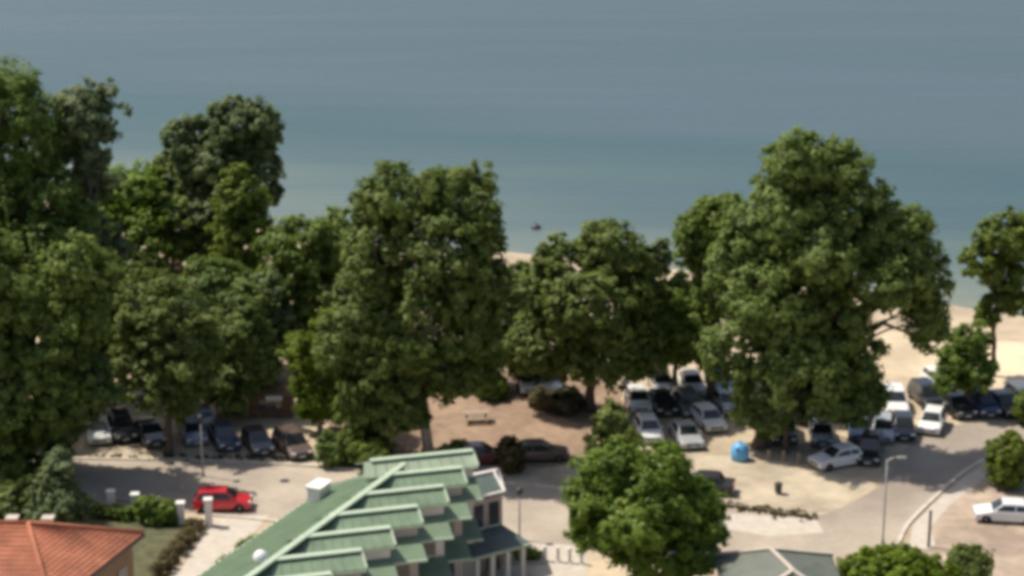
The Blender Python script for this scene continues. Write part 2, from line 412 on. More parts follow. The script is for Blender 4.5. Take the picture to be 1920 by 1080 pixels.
def shrub(label, base, w_px, h_px, leaf='leaf_olive', cat='shrub', name='shrub', dens=.45, leaf_s=.14, per=36, cr=.5, group=None, lob=None, round_=False):
    TREE_N[0] += 1; rng = np.random.default_rng(300+TREE_N[0])
    b = G(*base); root = empty(name, b, label=label, cat=cat, group=group); k = pxm(b); a = w_px/2/k; h = h_px/k/math.cos(R(20))
    if round_: W = [(0, 0, h*.52, a, a, h*.5)]
    else: W = [(rng.normal(0, a*.3), rng.normal(0, a*.3), h*(.4+.12*i), a*(.75-.12*i), a*(.7-.1*i), h*.38) for i in range(3)]
    cl = lobe_clumps(W, dens, cr, rng, .9); cl = cl[cl[:, 2] > .12]
    o = bpy.data.objects.new('foliage', leaf_mesh('foliage', cl, per, leaf_s, leaf, rng)); COL.objects.link(o); o.parent = root
    m = MB()
    for i in range(5):
        t = i*1.26; m.tube([(0, 0, -.08), (a*.25*math.cos(t), a*.25*math.sin(t), h*.35), (a*.55*math.cos(t), a*.55*math.sin(t), h*.75)], [.06, .045, .02], 6)
    m.build('stem', 'bark', root, True); return root

TREES = [
 # far left mass
 ('towering dark green tree cut by the left edge, tallest of all', (-20, 760), [(10, 235, 95, 115, 0), (-80, 300, 110, 140, 3), (60, 420, 100, 120, -2), (-60, 520, 140, 150, -3)], dict(trunk_r=.6, leaf='leaf_green', cr=1.0)),
 ('tall tree with rounded top just right of the towering left edge tree', (120, 730), [(150, 230, 58, 75, 0), (178, 270, 35, 55, -1), (110, 330, 80, 90, 2), (110, 470, 100, 110, 0), (150, 600, 70, 80, 0)], dict(trunk_r=.45, leaf='leaf_grey')),
 ('massive shaded tree standing at the roadside in the left corner', (20, 900), [(150, 600, 55, 60, 0), (150, 505, 55, 60, 0), (-40, 560, 130, 120, 0), (90, 600, 100, 100, 1), (20, 720, 130, 110, -1), (-70, 780, 100, 110, 0), (130, 720, 70, 100, 0), (0, 850, 80, 70, -1), (-60, 900, 90, 60, -1), (60, 860, 60, 60, 0)], dict(trunk_r=.6, leaf='leaf_green', cr=.9, low=.9)),  # upper right lobe added to throw the shadow further along the road
 ('small pale leaved tree hanging over the left end of the road', (130, 885), [(118, 690, 62, 60, 0), (150, 740, 55, 60, -.5), (110, 790, 50, 50, 0)], dict(trunk_r=.22, leaf='leaf_grey', cr=.6, leaf_s=.16)),
 ('upright olive shrub like tree between massive tree and tiled roof', (108, 1000), [(108, 885, 26, 34, 0), (100, 915, 36, 34, 0), (120, 945, 44, 34, -.5), (95, 965, 46, 30, 0)], dict(trunk_r=.12, leaf='leaf_grey', cr=.5, leaf_s=.13, fork=.3, low=1)),
 ('great dark tree mostly beyond the left edge, beside massive tree', (-190, 890), [(-200, 380, 150, 130, 0), (-150, 520, 140, 130, 0), (-220, 650, 170, 140, 0), (-75, 650, 85, 110, 0), (-110, 780, 110, 100, 0)], dict(trunk_r=.6, leaf='leaf_green', cr=1.05, low=.9)),
 # left middle
 ('yellow green lit tree low between the two tallest left hand trees', (215, 610), [(200, 390, 75, 65, 0), (270, 370, 60, 60, 2), (160, 450, 60, 55, -1), (250, 450, 70, 55, -2)], dict(trunk_r=.35, leaf='leaf_bright', cr=.8)),
 ('pale green tree in front of the tall feathery tree', (310, 600), [(330, 345, 45, 60, 2), (330, 410, 65, 60, 0), (290, 440, 50, 50, 0), (375, 470, 36, 34, -1)], dict(trunk_r=.3, leaf='leaf_olive', cr=.75)),
 ('tall feathery grey green tree leaning right above the lake edge', (440, 600), [(440, 235, 52, 50, 0), (485, 245, 42, 55, 0), (345, 265, 40, 42, 0), (400, 300, 60, 60, 0), (490, 320, 30, 60, 0), (400, 400, 55, 70, 0), (510, 365, 18, 20, 0)], dict(trunk_r=.4, leaf='leaf_grey', cr=.7, dens=.4, bark='bark_pale', fork=.5)),
 ('narrow upright tree below the tall feathery tree', (450, 640), [(450, 380, 48, 55, 0), (460, 450, 48, 60, 0), (435, 510, 40, 40, 0)], dict(trunk_r=.28, leaf='leaf_green', cr=.7)),
 ('round dark tree above the parked car row, slim dark trunk', (318, 852), [(300, 580, 80, 65, 3), (340, 640, 75, 70, 2), (265, 660, 60, 65, 3), (320, 710, 80, 60, 2)], dict(trunk_r=.28, leaf='leaf_green', cr=.75, low=.9, leaf_s=.17)),
 ('dark green tree between the round dark tree and yellow green sapling', (440, 775), [(440, 620, 65, 60, 0), (475, 680, 50, 60, 0), (420, 710, 65, 55, -1), (460, 580, 45, 45, 2)], dict(trunk_r=.28, leaf='leaf_olive', cr=.75, low=.9)),
 ('spreading green tree left of the big central tree', (560, 700), [(565, 460, 75, 55, 0), (630, 470, 60, 65, 1), (540, 530, 55, 60, -1), (610, 560, 75, 70, 0)], dict(trunk_r=.35, leaf='leaf_olive', cr=.85)),
 # centre
 ('shaded tree in the second row behind the narrow upright tree', (400, 690), [(400, 540, 55, 50, 0), (350, 560, 40, 40, 0), (450, 560, 50, 45, 0), (410, 600, 60, 40, 0)], dict(trunk_r=.26, leaf='leaf_green', cr=.7)),
 ('small round tree at the beach house left side', (250, 640), [(255, 510, 50, 45, 0), (225, 540, 45, 45, 0), (290, 545, 45, 40, 0)], dict(trunk_r=.22, leaf='leaf_olive', cr=.65)),
 ('silvery tree in the second row left of the spreading green tree', (500, 720), [(505, 560, 40, 45, 0), (520, 610, 45, 45, 0), (490, 650, 45, 40, 0)], dict(trunk_r=.24, leaf='leaf_grey', cr=.65)),
 ('low spreading tree filling the gap behind the round dark tree', (210, 760), [(215, 590, 50, 55, 0), (190, 660, 50, 50, 0), (235, 640, 40, 50, 0), (180, 560, 40, 40, 0)], dict(trunk_r=.26, leaf='leaf_green', cr=.7, low=.9)),
 ('dense tree behind the central tree on its lake side', (640, 640), [(650, 500, 50, 50, 0), (690, 540, 60, 60, 0), (610, 560, 55, 50, 0)], dict(trunk_r=.28, leaf='leaf_green', cr=.75)),
 ('small dark tree by the beach in the gap right of central tree', (985, 620), [(990, 525, 38, 32, 0), (965, 550, 30, 35, 0), (1015, 560, 35, 35, 0)], dict(trunk_r=.2, leaf='leaf_green', cr=.6)),
 ('small olive tree by the beach right of the thin grey tree', (1270, 640), [(1265, 545, 30, 30, 0), (1295, 560, 30, 30, 0), (1245, 575, 28, 28, 0)], dict(trunk_r=.18, leaf='leaf_olive', cr=.55)),
 ('olive tree glowing between the medium tree and rounded right tree', (1265, 735), [(1270, 610, 50, 45, 0), (1300, 650, 50, 45, 0), (1235, 640, 35, 40, 0)], dict(trunk_r=.24, leaf='leaf_olive', cr=.65)),
 ('thin grey tree by the beach behind the medium green tree', (1225, 640), [(1210, 500, 28, 35, 0), (1235, 480, 18, 28, 0), (1200, 555, 30, 35, 0)], dict(trunk_r=.18, leaf='leaf_grey', cr=.55, dens=.36)),
 ('big domed central tree with pale forked trunk beside the road', (800, 856), [(760, 370, 85, 62, 0), (850, 380, 75, 62, 1), (900, 430, 40, 75, 0), (690, 395, 30, 40, 0), (720, 470, 75, 75, -1), (830, 480, 90, 80, -2), (905, 540, 60, 75, 0), (690, 580, 85, 85, 0), (800, 610, 100, 90, -2), (880, 640, 60, 70, 0), (720, 690, 75, 70, -1), (835, 700, 55, 50, 0), (690, 760, 65, 45, 0), (750, 775, 50, 35, -2), (640, 640, 50, 60, 0), (890, 705, 50, 40, 1)], dict(trunk_r=.42, leaf='leaf_green', bark='bark_pale', cr=.85, fork=.28, low=.8)),
 ('yellow green young tree at the left foot of the central tree', (600, 812), [(585, 665, 50, 45, 0), (630, 630, 40, 45, 0), (600, 720, 55, 45, 0), (640, 700, 40, 60, 0), (600, 765, 40, 30, 0)], dict(trunk_r=.22, leaf='leaf_bright', cr=.65, bark='bark_pale', leaf_s=.17, fork=.3)),
 ('medium green tree right of the central tree, behind the bare earth', (1110, 772), [(1150, 480, 62, 60, 0), (1070, 510, 65, 60, 0), (1025, 560, 50, 60, 0), (1120, 570, 95, 75, -2), (1200, 540, 45, 60, 0), (1040, 650, 65, 55, 0), (1140, 660, 75, 65, -1), (990, 640, 45, 50, 0), (1210, 640, 40, 70, 0)], dict(trunk_r=.38, leaf='leaf_green', cr=.8, low=.8)),
 ('grey leaved tree between the central tree and the medium green one', (975, 730), [(960, 590, 35, 50, 0), (945, 650, 45, 45, 0), (1000, 680, 40, 35, 0)], dict(trunk_r=.22, leaf='leaf_grey', cr=.6)),
 # right
 ('huge spreading tree over the right hand car park, widest crown', (1425, 838), [(1400, 520, 70, 70, 1), (1420, 440, 60, 60, 1), (1430, 760, 60, 50, 0), (1500, 305, 68, 52, 0), (1585, 320, 52, 58, 0), (1480, 380, 70, 60, 0), (1600, 400, 75, 65, 0), (1660, 440, 70, 60, 0), (1710, 460, 55, 50, 1), (1540, 470, 90, 65, -2), (1640, 520, 90, 55, -2), (1720, 540, 55, 45, 0), (1740, 600, 40, 55, 0), (1450, 560, 90, 80, -1), (1560, 600, 80, 60, -1), (1600, 670, 60, 45, 0), (1400, 660, 75, 75, 0), (1500, 690, 90, 80, -2), (1560, 740, 70, 40, 0), (1628, 735, 38, 34, 1), (1600, 768, 45, 28, 0)], dict(trunk_r=.6, leaf='leaf_olive', cr=.9, fork=.3, low=.85)),
 ('rounded tree adjoining the huge spreading tree on its lake side', (1330, 760), [(1350, 415, 55, 48, 0), (1300, 450, 40, 50, 0), (1370, 480, 65, 60, 0), (1300, 620, 60, 55, 0), (1350, 560, 50, 50, 0), (1260, 590, 35, 45, 0)], dict(trunk_r=.4, leaf='leaf_olive', cr=.8)),
 ('light drooping tree in front of the huge spreading tree', (1475, 850), [(1475, 690, 42, 42, 0), (1450, 745, 40, 50, 0), (1490, 760, 35, 35, 0)], dict(trunk_r=.2, leaf='leaf_grey', cr=.55, leaf_s=.16)),
 ('airy tree at the right edge above the beach', (1860, 705), [(1880, 440, 50, 38, 0), (1920, 450, 50, 45, 0), (1840, 490, 40, 30, 0), (1880, 510, 40, 40, 0), (1910, 560, 55, 28, 0), (1850, 590, 22, 35, 0)], dict(trunk_r=.22, leaf='leaf_green', cr=.65, dens=.2, fork=.5)),
 ('short bushy tree shading the dark cars near the beach', (1815, 775), [(1810, 660, 45, 40, 0), (1830, 700, 40, 32, 0), (1780, 705, 35, 30, 0)], dict(trunk_r=.2, leaf='leaf_green', cr=.55, leaf_s=.16, fork=.35)),
 # foreground
 ('leafy foreground tree in front of the road, full round crown', (1215, 1105), [(1160, 880, 65, 48, 0), (1240, 890, 60, 45, 0), (1120, 940, 65, 55, 0), (1210, 960, 90, 75, -1.5), (1300, 960, 62, 60, 0), (1140, 1000, 60, 45, 0), (1250, 1040, 90, 55, -1), (1330, 1000, 35, 45, 0)], dict(trunk_r=.3, leaf='leaf_green', cr=.7, leaf_s=.17, fork=.3, low=.9)),
 ('narrow olive sapling rising behind the leafy foreground tree', (1140, 905), [(1148, 790, 36, 30, 0), (1130, 830, 32, 35, 0), (1165, 830, 38, 30, 0)], dict(trunk_r=.14, leaf='leaf_olive', cr=.5, leaf_s=.15, fork=.3)),
]
for lab, base, lobes, kw in TREES: tree(lab, base, lobes, **kw)
shrub('clipped round evergreen bush by the right edge path', (1888, 912), 76, 96, 'leaf_olive', 'bush', 'round_bush', round_=True, dens=.8)
shrub('bright green rounded tree top at the bottom edge near the lamp post', (1662, 1135), 165, 100, 'leaf_bright', 'bush', 'round_bush', dens=.7, round_=True, leaf_s=.16, cr=.5)
shrub('small dark bush beside the bright green rounded one at the bottom', (1812, 1095), 95, 75, 'leaf_olive', 'bush', 'dark_bush')
shrub('dark shrub at the extreme left under the massive shaded tree', (20, 985), 110, 90, 'leaf_green', 'shrub')
shrub('leafy shrub just left of the central trunk behind the green roof', (690, 868), 120, 62, 'leaf_green', 'shrub')
shrub('low olive shrub between the parked cars and green roof', (630, 872), 70, 55, 'leaf_olive', 'shrub')
shrub('dusty grey shrub between the maroon and brown cars', (956, 890), 55, 70, 'leaf_dry', 'shrub')
shrub('dark low shrub at the foot of the central trunk', (850, 868), 50, 40, 'leaf_green', 'shrub')
shrub('dark shrub between the white gate pillars', (300, 985), 70, 45, 'leaf_green', 'shrub')
shrub('olive bush cut by the right edge beyond the round bush', (1925, 800), 50, 60, 'leaf_olive', 'bush', 'dark_bush')
shrub('dark undergrowth bush behind the bare earth left of the pale cars', (930, 742), 80, 36, 'leaf_green', 'bush', 'dark_bush')
shrub('long brown bush at the far edge of the bare earth', (1040, 762), 130, 30, 'leaf_dry', 'bush', 'brown_bush')

# hedges: clipped boxes of small leaves
def hedge(label, a, b, wd, hg, leaf='leaf_olive', seed=1):
    p, q = G(*a), G(*b); c = (p+q)/2; d = (q-p); L = d.length; root = empty('hedge', c, math.atan2(d.y, d.x), label=label, cat='hedge')
    rng = np.random.default_rng(seed); n = int(L*wd*hg*7+L*6)
    cl = np.c_[(rng.random(n)-.5)*L, (rng.random(n)-.5)*wd*.9, .15 + rng.random(n)**.6*(hg-.15), .25+.12*rng.random(n)]
    o = bpy.data.objects.new('foliage', leaf_mesh('foliage', cl, 50, .11, leaf, rng)); COL.objects.link(o); o.parent = root
    m = MB()
    for i in range(int(L/1.2)+1): m.tube([(-L/2+.3+i*1.2, 0, -.05), (-L/2+.35+i*1.2, .03, hg*.8)], [.05, .02], 5)
    m.build('stem', 'bark', root)
hedge('brown olive hedge along the left side of the concrete driveway', (372, 990), (296, 1085), 1.0, .75, 'leaf_dry', 5)
hedge('olive hedge on the right side of the driveway by the green roof', (478, 1028), (415, 1085), .8, 1.0, 'leaf_olive', 6)
hedge('dark clipped hedge inside the white kerbed bed by the columns', (958, 1048), (1010, 1048), 1.0, .7, 'leaf_olive', 7)
hedge('dark hedge running behind the shaded gate pillars', (170, 968), (330, 985), .9, .8, 'leaf_green', 8)

# dry grass along the verge edge
def grass():
    rng = np.random.default_rng(9); pts = []
    for a, b, n in (((1335, 946), (1525, 970), 170), ((1060, 908), (1200, 925), 60), ((600, 868), (760, 880), 60), ((170, 856), (560, 862), 70), ((1640, 870), (1500, 890), 0)):
        p, q = G(*a), G(*b)
        for t in rng.random(n): v = p.lerp(q, t); pts.append((v.x+rng.normal(0, .3), v.y+rng.normal(0, .35), .06, .12+.1*rng.random()))
    me = leaf_mesh('dry_grass', np.array(pts), 24, .09, 'leaf_dry', rng, 0)
    o = bpy.data.objects.new('dry_grass', me); COL.objects.link(o)
    tag(o, 'dry olive grass tufts along the edge of the verge', 'grass', kind='stuff')
grass()

# ------------------------------------------------------------------ cars
def arc(cx, cz, r, n=8): return [(cx + r*math.cos(math.pi*(1-i/n)), cz + r*math.sin(math.pi*(1-i/n))) for i in range(n+1)]
def make_car(kind):
    L, W, H, hood, tail = dict(hatch=(4.0, 1.74, 1.48, .95, .12), sedan=(4.5, 1.78, 1.44, 1.15, .75), suv=(4.5, 1.84, 1.70, 1.05, .12))[kind]
    zb = .30 if kind == 'suv' else .22; belt = .98 if kind == 'suv' else .90; rw = .34 if kind == 'suv' else .31
    root = empty('parked_car', (0, 0, 0)); x0, x1 = -L/2, L/2; wf, wr = x1-.80, x0+.78
    # lower body: side outline with wheel arches, lofted over five widths so the flanks tuck in
    out = [(x0+.02, zb+.12), (x0+.10, zb)] + arc(wr, zb+.02, rw+.06) + arc(wf, zb+.02, rw+.06) + [(x1-.10, zb), (x1, zb+.12), (x1-.01, .58), (x1-.10, .70), (x1-.5, .78 if kind != 'suv' else .90), (x1-hood, belt), (x0+tail+.25, belt+.02), (x0+.10 if tail < .5 else x0+.14, belt-.01 if tail < .5 else belt), (x0+.01, .62)]
    n = len(out); m = MB(); ws = [(-W/2+.10, .93), (-W/2+.015, .985), (-W/2, 1.0)]
    def ring(y, zs, k):
        return [((x*(.985 if k == 0 else 1)), y if z < belt-.05 else y*.955, z if k else z - (.03 if z > .6 else 0)) for x, z in out]
    rings = [ring(-W/2, 1, 1), ring(-W/2*.80, 1, 1), ring(W/2*.80, 1, 1), ring(W/2, 1, 1)]
    rings[0] = [(x*.975, y, z-(.035 if z > .6 else 0)) for x, y, z in rings[0]]; rings[3] = [(x*.975, y, z-(.035 if z > .6 else 0)) for x, y, z in rings[3]]
    vs = [v for r_ in rings for v in r_]
    fs = [tuple(range(n)), tuple(range(4*n-1, 3*n-1, -1))] + [(k*n+i, (k+1)*n+i, (k+1)*n+(i+1) % n, k*n+(i+1) % n) for k in range(3) for i in range(n)]
    m.add(vs, fs); m.build('body', 'paint_white', root, bevel=.03)
    # cabin
    cb = [(x1-hood-.02, belt-.02), (x1-hood-.78, H-.03), (x1-hood-1.2, H), (x0+tail+.55, H-.01), (x0+tail+.28, H-.07), (x0+tail-.02, belt-.02)]
    yb, yt = W/2*.93, W/2*.72
    def yy(z): return yb + (yt-yb)*(z-belt)/(H-belt)
    c = MB(); k = len(cb)
    c.add([(x, -yy(z), z) for x, z in cb] + [(x, yy(z), z) for x, z in cb], [tuple(range(k)), tuple(range(2*k-1, k-1, -1))] + [(i, i+k, (i+1) % k+k, (i+1) % k) for i in range(k)])
    c.build('cabin', 'paint_white', root, bevel=.035)
    def quad(p0, p1, i0, i1, in_y, name):      # pane between two outline points, across the car
        a, b = Vector((p0[0], 0, p0[1])), Vector((p1[0], 0, p1[1])); d = b-a; nr = Vector((d.z, 0, -d.x)).normalized()
        if nr.z < 0: nr = -nr
        a2, b2 = a+d*i0, a+d*i1; g = MB(); vs = []
        for e in (a2, b2):
            for sgn in (-1, 1): vs.append(e + Vector((0, sgn*(yy(e.z)-in_y), 0)) + nr*.012)
        vs += [v - nr*.03 for v in vs]
        g.add(vs, [(0, 1, 3, 2), (4, 6, 7, 5), (0, 4, 5, 1), (2, 3, 7, 6), (0, 2, 6, 4), (1, 5, 7, 3)]); g.build(name, 'glass_dark', root)
    quad(cb[0], cb[1], .08, .95, .07, 'windscreen')
    quad(cb[5], cb[4], .15, .92, .09, 'rear_window')
    fx, rx = cb[0][0]-.18, cb[5][0]+.22; mid = (cb[1][0]+cb[4][0])/2-.05
    for s in (-1, 1):
        for q in ([(fx, belt+.05), (cb[1][0]-.02, H-.13), (mid+.04, H-.11), (mid+.04, belt+.05)], [(mid-.04, belt+.05), (mid-.04, H-.11), (cb[4][0]+.10, H-.14), (rx+.05, belt+.06)]):
            g = MB(); vs = [(x, s*(yy(z)+.012), z) for x, z in q] + [(x, s*(yy(z)-.02), z) for x, z in q]
            g.add(vs, [(0, 1, 2, 3), (7, 6, 5, 4)] + [(i, i+4, (i+1) % 4+4, (i+1) % 4) for i in range(4)]); g.build('side_window', 'glass_dark', root)
        for wx in (wf, wr):
            t = MB(); t.lathe([(rw*.62, -.10), (rw*.97, -.10), (rw, -.06), (rw, .06), (rw*.97, .10), (rw*.62, .10)], 18)
            o = t.build('tyre', 'rubber', root, True)
            h = MB(); h.lathe([(rw*.60, -.085), (rw*.64, .09), (rw*.5, .075), (rw*.18, .105), (.03, .105)], 12); hh = h.build('rim', 'rim', o)
            o.location = (wx, s*(W/2-.10), rw); o.rotation_euler = (-s*math.pi/2, 0, 0)
        MB().box((x1-.085, s*(W/2-.27), .66), (.16, .34, .13)).build('headlight', 'lamp_clear', root, bevel=.03)
        MB().box((x0+.055, s*(W/2-.20), .76), (.12, .22, .20)).build('tail_light', 'lamp_red', root, bevel=.02)
        MB().box((cb[0][0]-.32, s*(W/2+.05), belt+.07), (.10, .18, .12)).build('wing_mirror', 'paint_white', root, bevel=.02)
    MB().box((x1-.015, 0, .48), (.05, 1.0, .16)).build('grille', 'rubber', root, bevel=.01)
    MB().box((x1+.012, 0, .40), (.02, .5, .11)).build('number_plate', 'plate', root)
    MB().box((x0-.002, 0, .55), (.03, .5, .11)).build('number_plate', 'plate', root)
    return root
PROTO = {k: make_car(k) for k in ('hatch', 'sedan', 'suv')}
USED = set()
def car(kind, paint, px, py, head, label, group='parked cars'):
    if kind in USED: o = copy_tree(PROTO[kind])
    else: o = PROTO[kind]; USED.add(kind)
    g = G(px, py, .7); o.location = (g.x, g.y, .03); o.rotation_euler = (0, 0, R(head)); tag(o, label, 'car', group)
    for ch in o.children:
        if ch.name.split('.')[0] in ('body', 'cabin', 'wing_mirror'):
            ch.material_slots[0].link = 'OBJECT'; ch.material_slots[0].material = MATS['paint_'+paint]
    return o
CARS = [
 ('hatch', 'white', 186, 806, -78, 'pale car at the left end of the roadside row'),
 ('suv', 'black', 228, 800, -70, 'black off-roader second from the left end of the roadside row'),
 ('sedan', 'charcoal', 280, 809, -66, 'charcoal car parked just left of the slim dark trunk'),
 ('hatch', 'bluegrey', 362, 808, -72, 'blue grey car parked just right of the slim dark trunk'),
 ('sedan', 'navy', 420, 816, -70, 'dark blue car right of the blue grey one in the row'),
 ('hatch', 'charcoal', 483, 826, -68, 'charcoal hatchback second from the right end of roadside row'),
 ('suv', 'brown', 548, 832, -64, 'dark brown car at the right end of the roadside row'),
 ('hatch', 'silver', 375, 776, 110, 'silver car behind the blue grey one under the trees'),
 ('hatch', 'red', 418, 936, 3, 'bright red car half in shade on the road by the gate pillars'),
 ('hatch', 'white', 1216, 803, -84, 'white hatchback facing the road, left of the two white cars'),
 ('sedan', 'silver', 1286, 812, -80, 'silver saloon facing the road, right of the white hatchback'),
 ('hatch', 'white', 1328, 783, -75, 'white car in shade behind the silver saloon'),
 ('suv', 'grey', 1290, 757, -80, 'grey car under the trees in the back row behind white hatchback'),
 ('hatch', 'silver', 1362, 752, -78, 'silver hatchback in the back row beside the huge trunk'),
 ('sedan', 'black', 1240, 752, -80, 'black car in the back row left of the grey one'),
 ('sedan', 'charcoal', 1318, 905, 170, 'dark grey car half hidden behind the leafy foreground tree'),
 ('sedan', 'white', 1574, 855, 205, 'white saloon at the edge of the big tree shadow'),
 ('suv', 'black', 1632, 842, -105, 'black car beside the white saloon in deep shade'),
 ('hatch', 'grey', 1540, 810, -95, 'grey hatchback in shade behind the white saloon'),
 ('suv', 'charcoal', 1470, 805, -95, 'charcoal car in deep shade below the light drooping tree'),
 ('hatch', 'bluegrey', 1612, 800, -100, 'blue grey hatchback behind the black car in shade'),
 ('hatch', 'white', 1622, 752, -90, 'white hatchback glimpsed under the huge tree on its right'),
 ('suv', 'white', 1678, 752, -95, 'white car behind the dark one at the car park lane'),
 ('hatch', 'black', 1694, 799, -98, 'black hatchback left of the small white car by the lane'),
 ('hatch', 'white', 1748, 788, -110, 'small white hatchback parked at the bright lane edge'),
 ('suv', 'black', 1738, 742, -80, 'black car at the left end of row under the bushy tree'),
 ('sedan', 'charcoal', 1792, 757, -76, 'charcoal car second in the row under the bushy tree'),
 ('suv', 'navy', 1838, 755, -80, 'dark blue car third in the row under the bushy tree'),
 ('hatch', 'black', 1884, 757, -76, 'black hatchback at the right end of row under the bushy tree'),
 ('sedan', 'white', 1888, 958, 172, 'large white saloon on the paved terrace at right edge'),
 ('sedan', 'maroon', 898, 850, 8, 'maroon saloon in the central tree shade beside the bare earth'),
 ('sedan', 'brown', 1010, 845, 6, 'dark brown saloon right of the maroon one by the bare earth'),
 ('hatch', 'white', 1196, 748, -84, 'white hatchback in the back row left of the black car'),
 ('hatch', 'silver', 1240, 716, -84, 'silver hatchback in the farthest row under the medium green tree'),
 ('sedan', 'white', 1296, 716, -84, 'white saloon in the farthest row right of the silver hatchback'),
 ('suv', 'bluegrey', 1350, 714, -84, 'blue grey off-roader in the farthest row near the huge trunk'),
 ('hatch', 'silver', 1560, 762, -90, 'silver hatchback deep under the huge tree, behind grey hatchback'),
 ('sedan', 'grey', 1510, 765, -88, 'grey saloon deep under the huge tree near its trunk'),
 ('hatch', 'silver', 1655, 802, -100, 'silver hatchback left of the black hatchback by the lane'),
 ('suv', 'grey', 1920, 748, -78, 'grey off-roader cut by the right edge near the beach'),
 ('hatch', 'white', 1760, 712, -80, 'white hatchback on the sand behind the bushy tree row'),
 ('hatch', 'white', 992, 714, -85, 'white car beyond the bare earth, left of a far pair'),
 ('hatch', 'white', 1030, 714, -85, 'white car beyond the bare earth, right of a far pair'),
]
for c in CARS: car(*c)

# ------------------------------------------------------------------ red tiled house, bottom left
def roof_tiles(mb, a, b, c, d, nx, ny, rnd, size=.03):
    """rows of curved tiles on the slope a-b (eave) to d-c (ridge)"""
    a, b, c, d = map(Vector, (a, b, c, d)); nr = (b-a).cross(d-a).normalized()
    if nr.z < 0: nr = -nr
    for j in range(ny):
        t0, t1 = j/ny, (j+1.12)/ny
        for i in range(nx):
            u0, u1 = i/nx, (i+.96)/nx; vs = []
            for t, lift in ((t0, .05), (min(t1, 1), .012)):
                p, q = a.lerp(d, t), b.lerp(c, t)
                for k, h in ((0, 0), (.5, .035), (1, 0)):
                    vs.append(p.lerp(q, u0+(u1-u0)*k) + nr*(lift+h+rnd.uniform(0, .008)))
            mb.add(vs, [(0, 1, 4, 3), (1, 2, 5, 4), (0, 3, 4, 1)][:2])
def red_house():
    ze, zr = 4.2, 6.5
    A = G(-95, 1030, ze); e1 = G(270, 1000, ze); org = Vector((e1.x, e1.y, 0))
    root = empty('tiled_house', org, label='house with orange tiled hip roof in the bottom left corner', cat='house')
    # footprint: back right corner at org, back edge runs left, right edge runs toward the camera
    bx = Vector((-1, .02, 0)).normalized(); dn = Vector((-.30, -.95, 0)).normalized()
    c = lambda s, t, z: bx*s + dn*t + Vector((0, 0, z))
    Ls, Lt = 15.0, 11.0
    wall = MB().slab([c(.5, .5, ze-.15), c(Ls-.5, .5, ze-.15), c(Ls-.5, Lt-.5, ze-.15), c(.5, Lt-.5, ze-.15)], ze-.15)
    wall.build('wall', 'brown_plaster', root)
    r1, r2 = c(4.8, Lt/2-1.2, zr), c(Ls-5.0, Lt/2-1.2, zr)
    cor = [c(0, 0, ze), c(Ls, 0, ze), c(Ls, Lt, ze), c(0, Lt, ze)]
    m = MB(); m.slab([cor[0], cor[1], r2, r1], .1); m.slab([cor[1], cor[2], r2], .1); m.slab([cor[2], cor[3], r1, r2], .1); m.slab([cor[3], cor[0], r1], .1)
    roof = m.build('roof', 'terracotta_dark', root)
    t = MB(); rnd = random.Random(4)
    def tri(a, b, top1, top2, nx, ny): roof_tiles(t, a, b, top2, top1, nx, ny, rnd)
    tri(cor[0], cor[1], r1, r2, 50, 15); tri(cor[3], cor[0], r1, r1, 34, 17); tri(cor[2], cor[3], r2, r1, 50, 17); tri(cor[1], cor[2], r2, r2, 34, 17)
    o = t.build('roof_tile', 'terracotta', roof); tag(o, kind='stuff')
    for p, q in ((cor[0], r1), (cor[3], r1), (cor[1], r2), (cor[2], r2), (r1, r2)):
        MB().tube([p + Vector((0, 0, .08)), q + Vector((0, 0, .08))], .14, 8).build('ridge_cap', 'terracotta', roof, True)
    for p, q in ((cor[0], cor[1]), (cor[3], cor[0])):
        MB().beam(p - Vector((0, 0, .12)), q - Vector((0, 0, .12)), .2, .16).build('gutter', 'dark_metal', root)
    for s, t_ in ((5.5, .8), (7.7, .8)):
        ch = MB().box(tuple(c(s, t_, ze+.6)), (.55, .55, 1.3)).build('chimney', 'white_wall', roof, bevel=.02)
        MB().box(tuple(c(s, t_, ze+1.3)), (.75, .75, .12)).build('chimney_cap', 'concrete', root)
    for k in range(3):
        p = c(.48, 2.0+k*3, 2.1); MB().box(tuple(p), (1.1, .08, 1.2), math.atan2(dn.y, dn.x)).build('window', 'window_glass', root)
red_house()

